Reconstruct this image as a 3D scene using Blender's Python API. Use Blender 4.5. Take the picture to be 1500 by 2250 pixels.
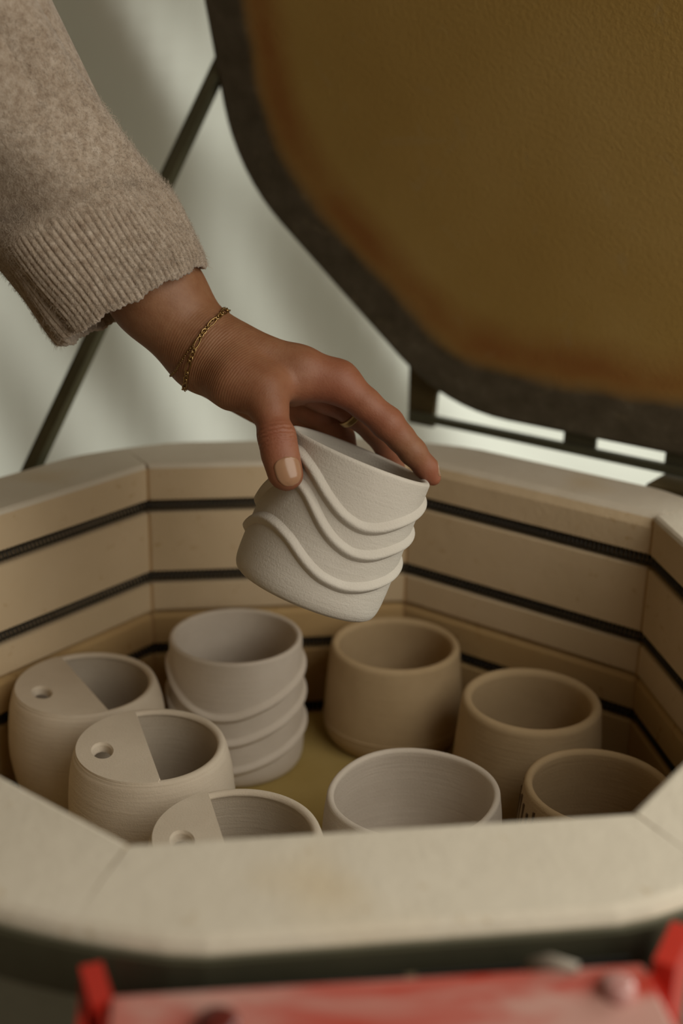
import bpy, bmesh, math, random
import numpy as np
from mathutils import Matrix, Vector

for o in list(bpy.data.objects): bpy.data.objects.remove(o)
SC = bpy.context.scene
COL = SC.collection
random.seed(4); RNG = np.random.default_rng(4)

# ------------------------------------------------------------------ camera
S = 0.245                     # inner circumradius of the octagonal kiln (m)
H = 0.75                      # height of the kiln rim above the floor
FPX = 2712.754
CAM = np.array([-0.30132569, -2.49342801, 1.06909161]) * S + np.array([0, 0, H])
RC = np.array([[0.9909013785468387, -0.13324579624258462, 0.01897408173415391],
               [0.02701754074553662, 0.33503392375836316, 0.9418186250139349],
               [0.13185033365918342, 0.9327367408410345, -0.33558555064127393]])
cd = bpy.data.cameras.new('camera'); cam = bpy.data.objects.new('camera', cd); COL.objects.link(cam)
cd.sensor_fit = 'VERTICAL'; cd.sensor_height = 36; cd.sensor_width = 24; cd.lens = FPX / 2250 * 36
cd.clip_start = 0.02
m = Matrix.Identity(4)
for i in range(3):
    m[i][0] = RC[0][i]; m[i][1] = RC[1][i]; m[i][2] = -RC[2][i]; m[i][3] = CAM[i]
cam.matrix_world = m
cd.dof.use_dof = True; cd.dof.focus_distance = 0.655; cd.dof.aperture_fstop = 4.0
SC.camera = cam

# ------------------------------------------------------------------ world, light, exposure
w = bpy.data.worlds.new('world'); SC.world = w; w.use_nodes = True
bg = w.node_tree.nodes['Background']; bg.inputs[0].default_value = (1.0, 0.58, 0.18, 1); bg.inputs[1].default_value = 0.07

def area(name, loc, target, size, sizey, energy, col):
    l = bpy.data.lights.new(name, 'AREA'); l.shape = 'RECTANGLE'; l.size = size; l.size_y = sizey
    l.energy = energy; l.color = col
    o = bpy.data.objects.new(name, l); COL.objects.link(o); o.location = loc
    o.rotation_euler = (Vector(target) - Vector(loc)).to_track_quat('-Z', 'Y').to_euler()
    return o
area('window_light', (0.612, -0.730, H + 0.550), (0, 0.0, H), 1.0, 1.0, 10.3, (1.0, 0.945, 0.83))

area('sheet_fill_light', (1.35, 0.36, H + 0.50), (-0.45, 1.28, H - 0.15), 0.8, 0.8, 20, (0.96, 1.0, 0.90))  # added fill from an unseen source, brightens the backdrop sheet

vs = SC.view_settings; vs.view_transform = 'Standard'; vs.look = 'None'; vs.gamma = 1; vs.use_curve_mapping = False
vs.exposure = 0.0

# ------------------------------------------------------------------ helpers
def at(x, y, d):
    """a point seen at photo pixel x, y and d metres along the view axis"""
    return CAM + RC.T @ np.array([(x - 750) / FPX * d, -(y - 1125) / FPX * d, d])
def camloc(x, y, d): return np.array([(x - 750) / FPX * d, -(y - 1125) / FPX * d, d])
def to_world(q): return q @ RC + CAM

def tag(o, label=None, cat=None, group=None, kind=None):
    if label: o['label'] = label
    if cat: o['category'] = cat
    if group: o['group'] = group
    if kind: o['kind'] = kind
    return o
def link(name, me, mat, parent=None, smooth=True):
    o = bpy.data.objects.new(name, me); COL.objects.link(o)
    if mat is not None and len(me.materials) == 0: me.materials.append(mat)
    if parent is not None: o.parent = parent
    return o
def mesh(name, V, F, smooth=True, fix=False):
    me = bpy.data.meshes.new(name)
    me.from_pydata([tuple(map(float, v)) for v in V], [], [tuple(int(i) for i in f) for f in F]); me.update()
    if fix:
        bm = bmesh.new(); bm.from_mesh(me); bmesh.ops.remove_doubles(bm, verts=bm.verts, dist=1e-6)
        bmesh.ops.recalc_face_normals(bm, faces=bm.faces); bm.to_mesh(me); bm.free()
    if smooth: me.polygons.foreach_set('use_smooth', [True] * len(me.polygons))
    return me
def empty(name, loc=(0, 0, 0)):
    o = bpy.data.objects.new(name, None); COL.objects.link(o); o.location = loc; o.empty_display_size = 0.05
    return o
def grid_faces(n, m_, wrapn=False, wrapm=False, off=0):
    F = []
    for i in range(n if wrapn else n - 1):
        for j in range(m_ if wrapm else m_ - 1):
            a = i * m_ + j; b = ((i + 1) % n) * m_ + j; c = ((i + 1) % n) * m_ + (j + 1) % m_; d = i * m_ + (j + 1) % m_
            F.append((a + off, b + off, c + off, d + off))
    return F
def tube(path, rad, k=8, closed=False):
    P = np.array(path, float); n = len(P)
    rad = np.broadcast_to(np.array(rad, float), (n,))
    T = np.roll(P, -1, 0) - np.roll(P, 1, 0) if closed else np.gradient(P, axis=0)
    T /= np.linalg.norm(T, axis=1)[:, None] + 1e-12
    up = np.array([0, 0, 1.]) if abs(T[0][2]) < .9 else np.array([1., 0, 0])
    N_ = np.cross(T[0], up); N_ /= np.linalg.norm(N_)
    V = []
    for i in range(n):
        N_ = N_ - (N_ @ T[i]) * T[i]; N_ /= np.linalg.norm(N_); B = np.cross(T[i], N_)
        for j in range(k):
            a = 2 * math.pi * j / k; V.append(P[i] + rad[i] * (math.cos(a) * N_ + math.sin(a) * B))
    F = grid_faces(n, k, closed, True)
    if not closed: F += [tuple(range(k))[::-1], tuple(range((n - 1) * k, n * k))]
    return V, F
def join(parts):
    V, F = [], []
    for v, f in parts:
        o = len(V); V += list(v); F += [tuple(i + o for i in q) for q in f]
    return V, F
def box_vf(c, ax, ay, az):
    """box from centre and three half-axis vectors"""
    c, ax, ay, az = map(lambda q: np.array(q, float), (c, ax, ay, az))
    V = [c + sx * ax + sy * ay + sz * az for sx in (-1, 1) for sy in (-1, 1) for sz in (-1, 1)]
    return V, [(0, 1, 3, 2), (4, 6, 7, 5), (0, 4, 5, 1), (2, 3, 7, 6), (0, 2, 6, 4), (1, 5, 7, 3)]
def bevel(o, wdt, seg=2):
    b = o.modifiers.new('bevel', 'BEVEL'); b.width = wdt; b.segments = seg; b.limit_method = 'ANGLE'; b.angle_limit = 0.6
    return o

# ------------------------------------------------------------------ materials
class MB:
    def __init__(s, name):
        s.m = bpy.data.materials.new(name); s.m.use_nodes = True; s.t = s.m.node_tree; s.b = s.t.nodes['Principled BSDF']
    def n(s, typ, ins=None, **at_):
        x = s.t.nodes.new(typ)
        for k, v in at_.items(): setattr(x, k, v)
        for k, v in (ins or {}).items():
            if hasattr(v, 'is_output'): s.t.links.new(v, x.inputs[k])
            else: x.inputs[k].default_value = v
        return x
    def coord(s, kind='Object'): return s.n('ShaderNodeTexCoord').outputs[kind]
    def noise(s, scale, detail=3, rough=.55, co=None, dist=0):
        return s.n('ShaderNodeTexNoise', {'Vector': co or s.coord(), 'Scale': scale, 'Detail': detail, 'Roughness': rough, 'Distortion': dist}).outputs['Fac']
    def ramp(s, fac, stops):
        r = s.n('ShaderNodeValToRGB', {'Fac': fac}); e = r.color_ramp.elements
        while len(e) < len(stops): e.new(.5)
        for q, (p, c) in zip(e, stops): q.position = p; q.color = (*c, 1) if len(c) == 3 else c
        return r.outputs['Color']
    def math(s, op, a, b=0.0, c=None):
        d = {0: a, 1: b}
        if c is not None: d[2] = c
        return s.n('ShaderNodeMath', d, operation=op).outputs[0]
    def mix(s, f, a, b, mode='MIX'):
        x = s.n('ShaderNodeMix', data_type='RGBA', blend_type=mode)
        for i, v in ((0, f), (6, a), (7, b)):
            if hasattr(v, 'is_output'): s.t.links.new(v, x.inputs[i])
            else: x.inputs[i].default_value = v if i == 0 else (*v, 1)
        return x.outputs[2]
    def set(s, **kw):
        for k, v in kw.items():
            k = k.replace('_', ' ')
            if hasattr(v, 'is_output'): s.t.links.new(v, s.b.inputs[k])
            else: s.b.inputs[k].default_value = (*v, 1) if isinstance(v, tuple) and len(v) == 3 and 'Radius' not in k else v
        return s
    def bump(s, h, strength=.3, dist=.001, prev=None):
        ins = {'Height': h, 'Strength': strength, 'Distance': dist}
        if prev is not None: ins['Normal'] = prev
        x = s.n('ShaderNodeBump', ins).outputs[0]
        s.t.links.new(x, s.b.inputs['Normal']); return x

def make_brick(name, a, b, c):
    M = MB(name)
    base = M.ramp(M.noise(9, 4), [(.3, a), (.55, b), (.75, c)])
    spots = M.ramp(M.noise(90, 3, .7), [(.27, (.82, .74, .62)), (.36, (1, 1, 1))])
    stain = M.ramp(M.noise(5.5, 3, .6), [(.55, (1, 1, 1)), (.75, (.90, .78, .58))])
    col = M.mix(1.0, M.mix(1.0, base, spots, 'MULTIPLY'), stain, 'MULTIPLY')
    M.set(Base_Color=col, Roughness=.95, Specular_IOR_Level=.12)
    p = M.bump(M.noise(420, 3, .7), .35, .0012); M.bump(M.noise(60, 3), .25, .002, p)
    return M.m
def make_clay(name, a, b, rings=0.25, grain=.35):
    M = MB(name)
    co = M.coord()
    col = M.ramp(M.noise(25, 4, .6, co), [(.3, a), (.7, b)])
    M.set(Base_Color=col, Roughness=.92, Specular_IOR_Level=.15)
    sep = M.n('ShaderNodeSeparateXYZ', {0: co}).outputs
    zz = M.n('ShaderNodeCombineXYZ', {0: M.math('MULTIPLY', sep[0], .06), 1: M.math('MULTIPLY', sep[1], .06), 2: sep[2]}).outputs[0]
    p = M.bump(M.noise(900, 3, .65, co), grain, .0006)
    M.bump(M.noise(430, 3, .6, zz), rings, .0012, p)
    return M.m
def plain(name, col, rough=.6, metal=0.0, var=.12, scale=30, bump=0.0, spec=.5):
    M = MB(name)
    c = M.ramp(M.noise(scale, 4), [(.3, tuple(x * (1 - var) for x in col)), (.7, tuple(min(1, x * (1 + var)) for x in col))])
    M.set(Base_Color=c, Roughness=rough, Metallic=metal, Specular_IOR_Level=spec)
    if bump: M.bump(M.noise(scale * 12, 3), bump, .001)
    return M.m

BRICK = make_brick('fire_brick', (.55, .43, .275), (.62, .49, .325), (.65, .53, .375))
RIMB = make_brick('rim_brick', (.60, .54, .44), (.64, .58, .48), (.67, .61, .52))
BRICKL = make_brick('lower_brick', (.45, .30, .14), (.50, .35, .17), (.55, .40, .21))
MORTAR = plain('kiln_cement', (.42, .26, .115), .95)
CLAY = make_clay('bisque_clay', (.62, .55, .47), (.70, .63, .55))
CLAYD = make_clay('darker_clay', (.45, .33, .19), (.52, .39, .235))  # darker, browner version of the bisque clay colour
TANC = make_clay('tan_clay', (.60, .515, .41), (.68, .595, .485))
CLAYW = make_clay('white_clay', (.53, .49, .43), (.59, .55, .49), .18, .5)
STEEL = plain('jacket_steel', (.34, .34, .28), .38, .75)
DARKM = plain('dark_angle_steel', (.10, .095, .06), .5, .5)
BRACEM = plain('brace_steel', (.13, .125, .075), .42, .6, .25, 14)
COIL = plain('element_wire', (.055, .05, .04), .6, .35)
GOLD = plain('gold', (.44, .30, .13), .34, 1.0, .06)

# ------------------------------------------------------------------ structure: floor
fl = link('floor', mesh('floor', *box_vf((0, 0.3, -0.02), (3, 0, 0), (0, 2.6, 0), (0, 0, .02)), smooth=False), plain('floor_paint', (.42, .41, .37), .7, 0, .1, 3))
tag(fl, 'pale grey studio floor', 'floor', kind='structure')

# ------------------------------------------------------------------ backdrop sheet
def make_sheet():
    nx, nz = 150, 110
    V = []
    for i in range(nx):
        for j in range(nz):
            x = -2.0 + 4.2 * i / (nx - 1); z = 0.012 + 2.6 * j / (nz - 1)
            u = x * .80 + z * .55; v = x * .95 - z * .2
            y = .040 * math.sin(7.5 * u + 1.1 * math.sin(2.1 * z + 1)) + .022 * math.sin(13 * v + 2.0 * math.sin(1.7 * z)) + .010 * math.sin(27 * u + 4 * math.sin(3 * x)) + .03 * math.sin(2.3 * z + x)
            q = (x + .02) * .74 + (z - .96) * .67          # a big diagonal fold
            y -= .075 * math.exp(-(q / (.085 if q < 0 else .26)) ** 2) * math.exp(-((x - .02) / .45) ** 2)
            V.append((x, 1.28 + y + .10 * max(0, .5 - z) ** 2, z))
    M = MB('sheet_cotton')
    c = M.ramp(M.noise(3, 3), [(.3, (.76, .77, .71)), (.7, (.83, .83, .78))])
    M.set(Base_Color=c, Roughness=.95, Specular_IOR_Level=.1); M.bump(M.noise(500, 2), .2, .0006)
    o = link('backdrop_sheet', mesh('backdrop_sheet', V, grid_faces(nx, nz)), M.m)
    so = o.modifiers.new('thick', 'SOLIDIFY'); so.thickness = .002
    tag(o, 'off-white cloth sheet hanging in soft folds behind the kiln', 'cloth')
make_sheet()

# ------------------------------------------------------------------ kiln
kiln = empty('kiln', (0, 0, 0))
tag(kiln, 'open octagonal brick kiln with cream rim, element grooves and raised brown lid', 'kiln')
AP = math.cos(math.pi / 8) * S            # inner apothem
WALL = .0580
RLIM = 1.198 * S                           # rounding of the outer corners
ZG = [.1293 * S, .3515 * S, .5862 * S, .808 * S]
ZJ = .4642 * S
ZFLOOR = -.862 * S
GH = .0055; GD = .011
TAN = math.tan(math.pi / 8)
def brick_profile(ztop, zbot, grooves, ci, co_, cb):
    """closed loop (apothem radius, z), inner side first from top to bottom"""
    A, B = AP, AP + WALL
    pr = [(A + ci, ztop), (A + ci * .35, ztop - ci * .35), (A, ztop - ci)]
    for g in grooves:
        pr += [(A, g + GH), (A + .0015, g + GH - .0008), (A + GD, g + GH - .0008), (A + GD, g - GH + .0008), (A + .0015, g - GH + .0008), (A, g - GH)]
    pr += [(A, zbot + cb), (A + cb, zbot), (B, zbot), (B, ztop - co_), (B - co_ * .3, ztop - co_ * .3), (B - co_, ztop)]
    return pr
def brick_mesh(ztop, zbot, grooves, ci=.003, co_=.0045, cb=.002, gap=.0011):
    pr = brick_profile(ztop, zbot, grooves, ci, co_, cb)
    ts = [-1, -.95, -.88, -.8, -.7, -.58, -.3, 0, .3, .58, .7, .8, .88, .95, 1]
    V = []
    for t in ts:
        for r, z in pr:
            x = t * (r * TAN - gap * max(0.0, 1 - (r - AP) / .005))
            k_ = min(1.0, (RLIM - (AP + WALL - r)) / math.hypot(x, r)) if r > AP + WALL * .6 else 1.0
            V.append((x * k_, r * k_, z))
    F = grid_faces(len(ts), len(pr), False, True)
    n = len(pr); F += [tuple(range(n)), tuple(range((len(ts) - 1) * n, len(ts) * n))[::-1]]
    me = mesh('brick', V, F, smooth=False, fix=True)
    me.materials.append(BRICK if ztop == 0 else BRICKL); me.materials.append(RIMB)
    for q in me.polygons:
        c = q.center
        if ztop == 0 and c.z > ztop - co_ * 1.2 and (q.normal.z > .3 or c.y > AP + .02): q.material_index = 1
    return me
courses = [(0, -ZJ + .0006, [-ZG[0], -ZG[1]]), (-ZJ - .0006, -.93 * S, [-ZG[2], -ZG[3]])]
bm_top = brick_mesh(*courses[0]); bm_low = brick_mesh(*courses[1], ci=.004, co_=.001)
bm_chip = brick_mesh(*courses[0], ci=.0085)
for k in range(8):
    # k = 0: back wall, going clockwise seen from above
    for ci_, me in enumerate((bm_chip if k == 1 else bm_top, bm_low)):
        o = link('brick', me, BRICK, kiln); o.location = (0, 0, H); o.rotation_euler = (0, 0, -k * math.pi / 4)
# cement in the upright corner joints
for k in range(8):
    ang = math.pi / 2 + math.pi / 8 - k * math.pi / 4
    parts = []
    edges = [(-.0035, -ZG[0] + GH), (-ZG[0] - GH, -ZG[1] + GH), (-ZG[1] - GH, -ZJ + .001), (-ZJ - .002, -ZG[2] + GH), (-ZG[2] - GH, -ZG[3] + GH), (-ZG[3] - GH, -.93 * S)]
    rv = S + .0001
    er = np.array([math.cos(ang), math.sin(ang), 0]); et = np.array([-er[1], er[0], 0])
    for a, b in edges:
        parts.append(box_vf(er * (rv + .012) + np.array([0, 0, H + (a + b) / 2]), er * .012, et * .0012, (0, 0, (a - b) / 2)))
    link('mortar_joint', mesh('mortar_joint', *join(parts), smooth=False), MORTAR, kiln)
# floor slab of the kiln
def octv(r, z): return [(r * math.cos(math.pi / 8 + i * math.pi / 4), r * math.sin(math.pi / 8 + i * math.pi / 4), z) for i in range(8)]
def prism(bot, top):
    n = len(bot); return list(bot) + list(top), [tuple(range(n))[::-1], tuple(range(n, 2 * n))] + [(i, (i + 1) % n, n + (i + 1) % n, n + i) for i in range(n)]
link('bottom_slab', mesh('bottom_slab', *prism(octv(S * .9985, H - .93 * S - .06), octv(S * .9985, H + ZFLOOR)), smooth=False), BRICK, kiln)
# heating elements: a wire helix in each groove
def element(zg):
    rc = AP + .0048; path = []
    corners = [np.array([rc / math.cos(math.pi / 8) * math.cos(math.pi / 8 + i * math.pi / 4), rc / math.cos(math.pi / 8) * math.sin(math.pi / 8 + i * math.pi / 4), 0]) for i in range(8)]
    turns = 60; st = 8; tot = turns * st
    for i in range(8):
        a, b = corners[i], corners[(i + 1) % 8]
        tdir = (b - a) / np.linalg.norm(b - a); nrm = np.array([-tdir[1], tdir[0], 0])
        for q in range(tot):
            c = a + (b - a) * q / tot; ph = 2 * math.pi * q / st
            path.append(c + .0034 * (math.cos(ph) * nrm + math.sin(ph) * np.array([0, 0, 1.])) + np.array([0, 0, H - zg]))
    return tube(path, .00075, 4, True)
for z in ZG:
    link('heating_element', mesh('heating_element', *element(z)), COIL, kiln)
# steel jacket, wrapped around the bricks
def outer_ring(off, n=160):
    P = []
    for i in range(n):
        a = 2 * math.pi * i / n
        k = (a - math.pi / 2) / (math.pi / 4); f = (k - round(k)) * math.pi / 4
        r = (AP + WALL) / math.cos(f)
        r = min(r, RLIM) if r < RLIM else RLIM
        P.append(((r + off) * math.cos(a), (r + off) * math.sin(a)))
    return P
def ring_wall(off0, off1, z0, z1):
    A, B = outer_ring(off0), outer_ring(off1); n = len(A); V = []
    for (xa, ya), (xb, yb) in zip(A, B): V += [(xa, ya, z0), (xb, yb, z0), (xb, yb, z1), (xa, ya, z1)]
    return V, grid_faces(n, 4, True, True)
link('jacket', mesh('jacket', *ring_wall(.0004, .0018, H - .93 * S - .062, H - .0045), smooth=False, fix=True), STEEL, kiln)
link('jacket_lip', mesh('jacket_lip', *ring_wall(.0019, .0040, H - .024, H - .0050), smooth=False, fix=True), DARKM, kiln)
link('base_plate', mesh('base_plate', *prism([(x, y, H - .93 * S - .075) for x, y in outer_ring(.004)], [(x, y, H - .93 * S - .062) for x, y in outer_ring(.004)]), smooth=False), STEEL, kiln)
for k in range(4):
    a = math.pi / 4 + k * math.pi / 2; er = np.array([math.cos(a), math.sin(a), 0]); et = np.array([-er[1], er[0], 0]); zt = H - .93 * S - .075
    o = link('stand_leg', mesh('stand_leg', *join([box_vf(er * .25 + np.array([0, 0, zt / 2]), er * .002, et * .018, (0, 0, zt / 2)), box_vf(er * .234 + et * .018 + np.array([0, 0, zt / 2]), er * .018, et * .002, (0, 0, zt / 2))]), smooth=False), DARKM, kiln)

# lid, hinged behind the back right wall and propped open
nv = np.array([.5 ** .5, .5 ** .5, 0]); ev = np.array([.5 ** .5, -.5 ** .5, 0]); zv = np.array([0, 0, 1.])
TH = math.radians(74.909); LA, LH, LR, LU = 1.29351 * S, .05337 * S, 1.33689 * S, .0064 * S
ld = -math.cos(TH) * nv + math.sin(TH) * zv            # up along the lid
lm = -math.cos(TH) * zv - math.sin(TH) * nv            # out of its underside
LAP = LR * math.cos(math.pi / 8)
lid_c = nv * LA + zv * (LH + H) + ev * LU + ld * LAP
lidmat = Matrix.Identity(4)
for i in range(3):
    lidmat[i][0] = ev[i]; lidmat[i][1] = ld[i]; lidmat[i][2] = lm[i]; lidmat[i][3] = lid_c[i]
def round_oct(r, rad, z, seg=8):
    P = []; ap = r * math.cos(math.pi / 8)
    rc = (ap - rad) / math.cos(math.pi / 8)
    for i in range(8):
        a = math.pi / 8 + i * math.pi / 4; cx, cy = rc * math.cos(a), rc * math.sin(a)
        for s in range(seg + 1):
            f = a - math.pi / 8 + math.pi / 4 * s / seg; P.append((cx + rad * math.cos(f), cy + rad * math.sin(f), z))
    return P
def lid_slab():
    th = .0635; rad = .13
    loops = [round_oct(LR, rad, -th), round_oct(LR, rad, -.004), round_oct(LR - .0015, rad, -.001), round_oct(LR - .0045, rad, 0)]
    n = len(loops[0]); V = sum(loops, []); F = []
    for i in range(len(loops) - 1):
        for j in range(n): F.append((i * n + j, i * n + (j + 1) % n, (i + 1) * n + (j + 1) % n, (i + 1) * n + j))
    F += [tuple(range(n))[::-1], tuple(range(3 * n, 4 * n))]
    return V, F
M = MB('lid_brick')
co = M.coord(); sx = M.n('ShaderNodeSeparateXYZ', {0: co}).outputs
ax_, ay_ = M.math('ABSOLUTE', sx[0]), M.math('ABSOLUTE', sx[1])
dg = M.math('MULTIPLY', M.math('ADD', ax_, ay_), .70711)
mx = M.math('SMOOTH_MAX', M.math('SMOOTH_MAX', ax_, ay_, .05), dg, .05)
wob = M.math('MULTIPLY', M.math('SUBTRACT', M.noise(11, 4, .6, co), .5), .022)
edge = M.math('ADD', M.math('SUBTRACT', LAP, mx), wob)      # metres in from the rim
face = M.ramp(M.noise(4.5, 4, .55, co), [(.25, (.33, .205, .052)), (.5, (.38, .245, .070)), (.75, (.43, .29, .098))])
border = M.ramp(M.noise(45, 4, .65, co), [(.3, (.070, .055, .034)), (.6, (.105, .085, .058)), (.8, (.17, .145, .105))])
ring = M.ramp(edge, [(.036, (0, 0, 0)), (.052, (1, 1, 1)), (.060, (1, 1, 1)), (.085, (0, 0, 0))])
isin = M.ramp(edge, [(.036, (0, 0, 0)), (.050, (1, 1, 1))])
col = M.mix(isin, border, face)
col = M.mix(M.math('MULTIPLY', ring, M.ramp(M.noise(14, 3, .5, co), [(.3, (.45, .45, .45)), (.6, (1, 1, 1))])), col, (.27, .115, .028))
scr = M.math('MULTIPLY', M.ramp(M.noise(26, 5, .7, co, 1.2), [(.60, (0, 0, 0)), (.78, (1, 1, 1))]), .35)
col = M.mix(scr, col, (.36, .29, .17))
M.set(Base_Color=col, Roughness=.72, Specular_IOR_Level=.25)
p = M.bump(M.noise(330, 3, .6, co), .5, .0010); M.bump(M.noise(1100, 2, .6, co), .35, .0005, p)
lid = link('lid', mesh('lid', *lid_slab(), smooth=False, fix=True), M.m, kiln); lid.matrix_world = lidmat
lid['label'] = 'raised brown lid with grey scorched border and orange ring'
# steel band round the lid
th = .0635
A_, B_ = round_oct(LR + .0003, .13, 0), round_oct(LR + .0022, .13, 0); n = len(A_); V = []
for a, b in zip(A_, B_): V += [(a[0], a[1], -.058), (b[0], b[1], -.058), (b[0], b[1], -.006), (a[0], a[1], -.006)]
link('lid_band', mesh('lid_band', V, grid_faces(n, 4, True, True), smooth=False, fix=True), plain('lid_band_steel', (.085, .07, .045), .5, .5), lid)
# hinge bar and straps
def hp(u, nn, z): return ev * u + nv * nn + zv * (z + H)
bar = link('hinge_bar', mesh('hinge_bar', *join([box_vf(hp(-.0, 1.305 * S, .0025), ev * .158, nv * .0035, zv * .0032)]), smooth=False), DARKM, kiln); bevel(bar, .0008, 1)
BRACK = plain('hinge_plate_steel', (.13, .095, .042), .5, .45, .3, 25)
def poly_plate(uz, nn, thick):
    return prism([hp(u, nn - thick / 2, z) for u, z in uz], [hp(u, nn + thick / 2, z) for u, z in uz])
pl = link('hinge_plate', mesh('hinge_plate', *poly_plate([(-.163, -.006), (-.139, -.006), (-.1375, .020), (-.122, .060), (-.170, .092), (-.187, .090), (-.164, .047)], 1.335 * S, .004), smooth=False, fix=True), BRACK, kiln)
link('hinge_plate', mesh('hinge_plate', *poly_plate([(.060, -.03), (.105, -.03), (.105, -.002), (.060, -.002)], 1.255 * S, .035), smooth=False, fix=True), BRACK, kiln)
for u0, u1 in ((-.022, .004), (.058, .150)):
    link('hinge_strap', mesh('hinge_strap', *poly_plate([(u0, 0), (u1, 0), (u1, .055), (u0, .055)], 1.325 * S, .003), smooth=False, fix=True), DARKM, kiln)
# prop between lid and jacket
b0 = np.array([-.1763, .2637, H - .0113]); b1 = np.array([-.0385, .4015, H + .2513])
d_ = (b1 - b0) / np.linalg.norm(b1 - b0); b0 = b0 - d_ * .10; b1 = b1 + d_ * .025
pn = np.cross(d_, -ev); pn /= np.linalg.norm(pn)
mid, hl = (b0 + b1) / 2, np.linalg.norm(b1 - b0) / 2
br = link('lid_prop', mesh('lid_prop', *join([box_vf(mid, d_ * hl, pn * .0078, ev * .0012), box_vf(mid + pn * .0068 + ev * .005, d_ * hl, pn * .001, ev * .006)]), smooth=False), BRACEM, kiln)
for f in (.78, .36, -.9):
    c = mid + d_ * hl * f - ev * .0012; V, F = tube([c, c - ev * .002], .0036, 10); link('rivet', mesh('rivet', V, F, smooth=False), DARKM, br)
# red control box fixed to the front of the jacket
M = MB('red_enamel')
co = M.coord()
dust = M.ramp(M.noise(22, 4, .6, M.n('ShaderNodeMapping', {'Vector': co, 'Scale': (.55, 1.6, 1)}).outputs[0], .6), [(.34, (0, 0, 0)), (.56, (1, 1, 1))])
colr = M.mix(M.math('MULTIPLY', dust, .72), (.42, .035, .018), (.52, .36, .31))
M.set(Base_Color=colr, Roughness=.45, Specular_IOR_Level=.4)
REDD = M.m
RED = plain('red_enamel_clean', (.45, .022, .012), .38, 0, .1, 20)
cb = empty('control_box', (-.015, -.33, H - .12)); cb.parent = kiln
def cbl(V): return [np.array(v) - np.array([-.015, -.33, H - .12]) for v in V]
def cpart(name, VF, mat, sm=False, parent=cb):
    V, F = VF; o = link(name, mesh(name, cbl(V), F, smooth=sm, fix=True), mat, parent); return o
top = cpart('top_panel', prism([(-.0975, -.3045, H - .003), (.0675, -.3085, H - .003), (.0705, -.40, H - .010), (-.1005, -.40, H - .010)], [(-.0975, -.3045, H - .0005), (.0675, -.3085, H - .0005), (.0705, -.40, H - .0075), (-.1005, -.40, H - .0075)]), REDD); bevel(top, .001, 2)
cpart('front_panel', box_vf((-.015, -.4005, H - .125), (.0855, 0, 0), (0, .001, 0), (0, 0, .115)), RED)
def side(x0, y0, x1, y1, zt0, zt1, t=.0018):
    d = np.array([x1 - x0, y1 - y0]); d /= np.linalg.norm(d); nn = np.array([-d[1], d[0]]) * t
    zb = H - .24
    P = [(x0, y0), (x1, y1), (x1 + nn[0], y1 + nn[1]), (x0 + nn[0], y0 + nn[1])]; zt = [zt0, zt1, zt1, zt0]
    return prism([(x, y, zb) for x, y in P], [(x, y, H + z) for (x, y), z in zip(P, zt)])
cpart('side_panel', side(-.1010, -.2870, -.0965, -.3060, -.002, -.001, -.0070), RED)
cpart('side_panel', side(-.1000, -.3085, -.1025, -.40, -.0025, -.009), RED)
cpart('side_panel', side(.0700, -.3105, .0850, -.2890, .002, -.001, -.0070), RED)
cpart('side_panel', side(.0725, -.40, .0700, -.3110, -.009, -.0025), RED)
cpart('side_panel', prism([(-.1075, -.402, H - .24), (-.1045, -.402, H - .24), (-.1045, -.2880, H - .24), (-.1075, -.2880, H - .24)], [(-.1075, -.402, H - .014), (-.1045, -.402, H - .014), (-.1045, -.2880, H - .005), (-.1075, -.2880, H - .005)]), RED)
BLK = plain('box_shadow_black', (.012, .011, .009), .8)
cpart('shade_liner', join([box_vf((-.015, -.303, H - .070), (.0850, 0, 0), (0, .010, 0), (0, 0, .001)), box_vf((-.015, -.2932, H - .040), (.0850, 0, 0), (0, .0006, 0), (0, 0, .029))]), BLK)  # black sheets painting in the shade of the open slot
WIRE = plain('pale_wire', (.27, .235, .19), .7)
wv = [(.030, -.2985, H - .05), (.0335, -.2990, H - .014), (.0345, -.3020, H - .004), (.038, -.3065, H + .0010), (.046, -.3100, H + .0010)]
cpart('wire', tube(wv, [.0022, .0026, .003, .0026, .0015], 8), WIRE, True)
cpart('bracket', box_vf((-.0045, -.2985, H - .02), (.0017, 0, 0), (0, .001, 0), (0, 0, .013)), plain('tin_bracket', (.16, .12, .07), .6, .3))
kn = cpart('panel_disc', tube([(.0555, -.3195, H - .004), (.0555, -.3195, H + .0022), (.0555, -.3195, H + .0030)], [.0055, .0052, .003], 20), plain('pink_highlight', (.48, .24, .22), .3), True)  # pink disc standing in for a glossy highlight on the panel
kn = cpart('panel_disc', tube([(-.066, -.3215, H - .005), (-.066, -.3215, H + .0022), (-.066, -.3215, H + .0030)], [.0065, .006, .0035], 20), plain('dark_red_button', (.10, .010, .006), .4), True)

# ------------------------------------------------------------------ kiln shelf
ZS = -.77 * S
M = MB('shelf_wash')
M.set(Base_Color=M.ramp(M.noise(14, 4, .6), [(.3, (.36, .26, .085)), (.7, (.44, .33, .125))]), Roughness=.95, Specular_IOR_Level=.1)
M.bump(M.noise(300, 3), .4, .001)
sh = link('kiln_shelf', mesh('kiln_shelf', *prism(octv(.895 * S, H + ZFLOOR + .0004), octv(.895 * S, H + ZS)), smooth=False, fix=True), M.m); bevel(sh, .002, 2)
tag(sh, 'yellowish flat kiln shelf that the cups stand on', 'shelf')

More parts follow.
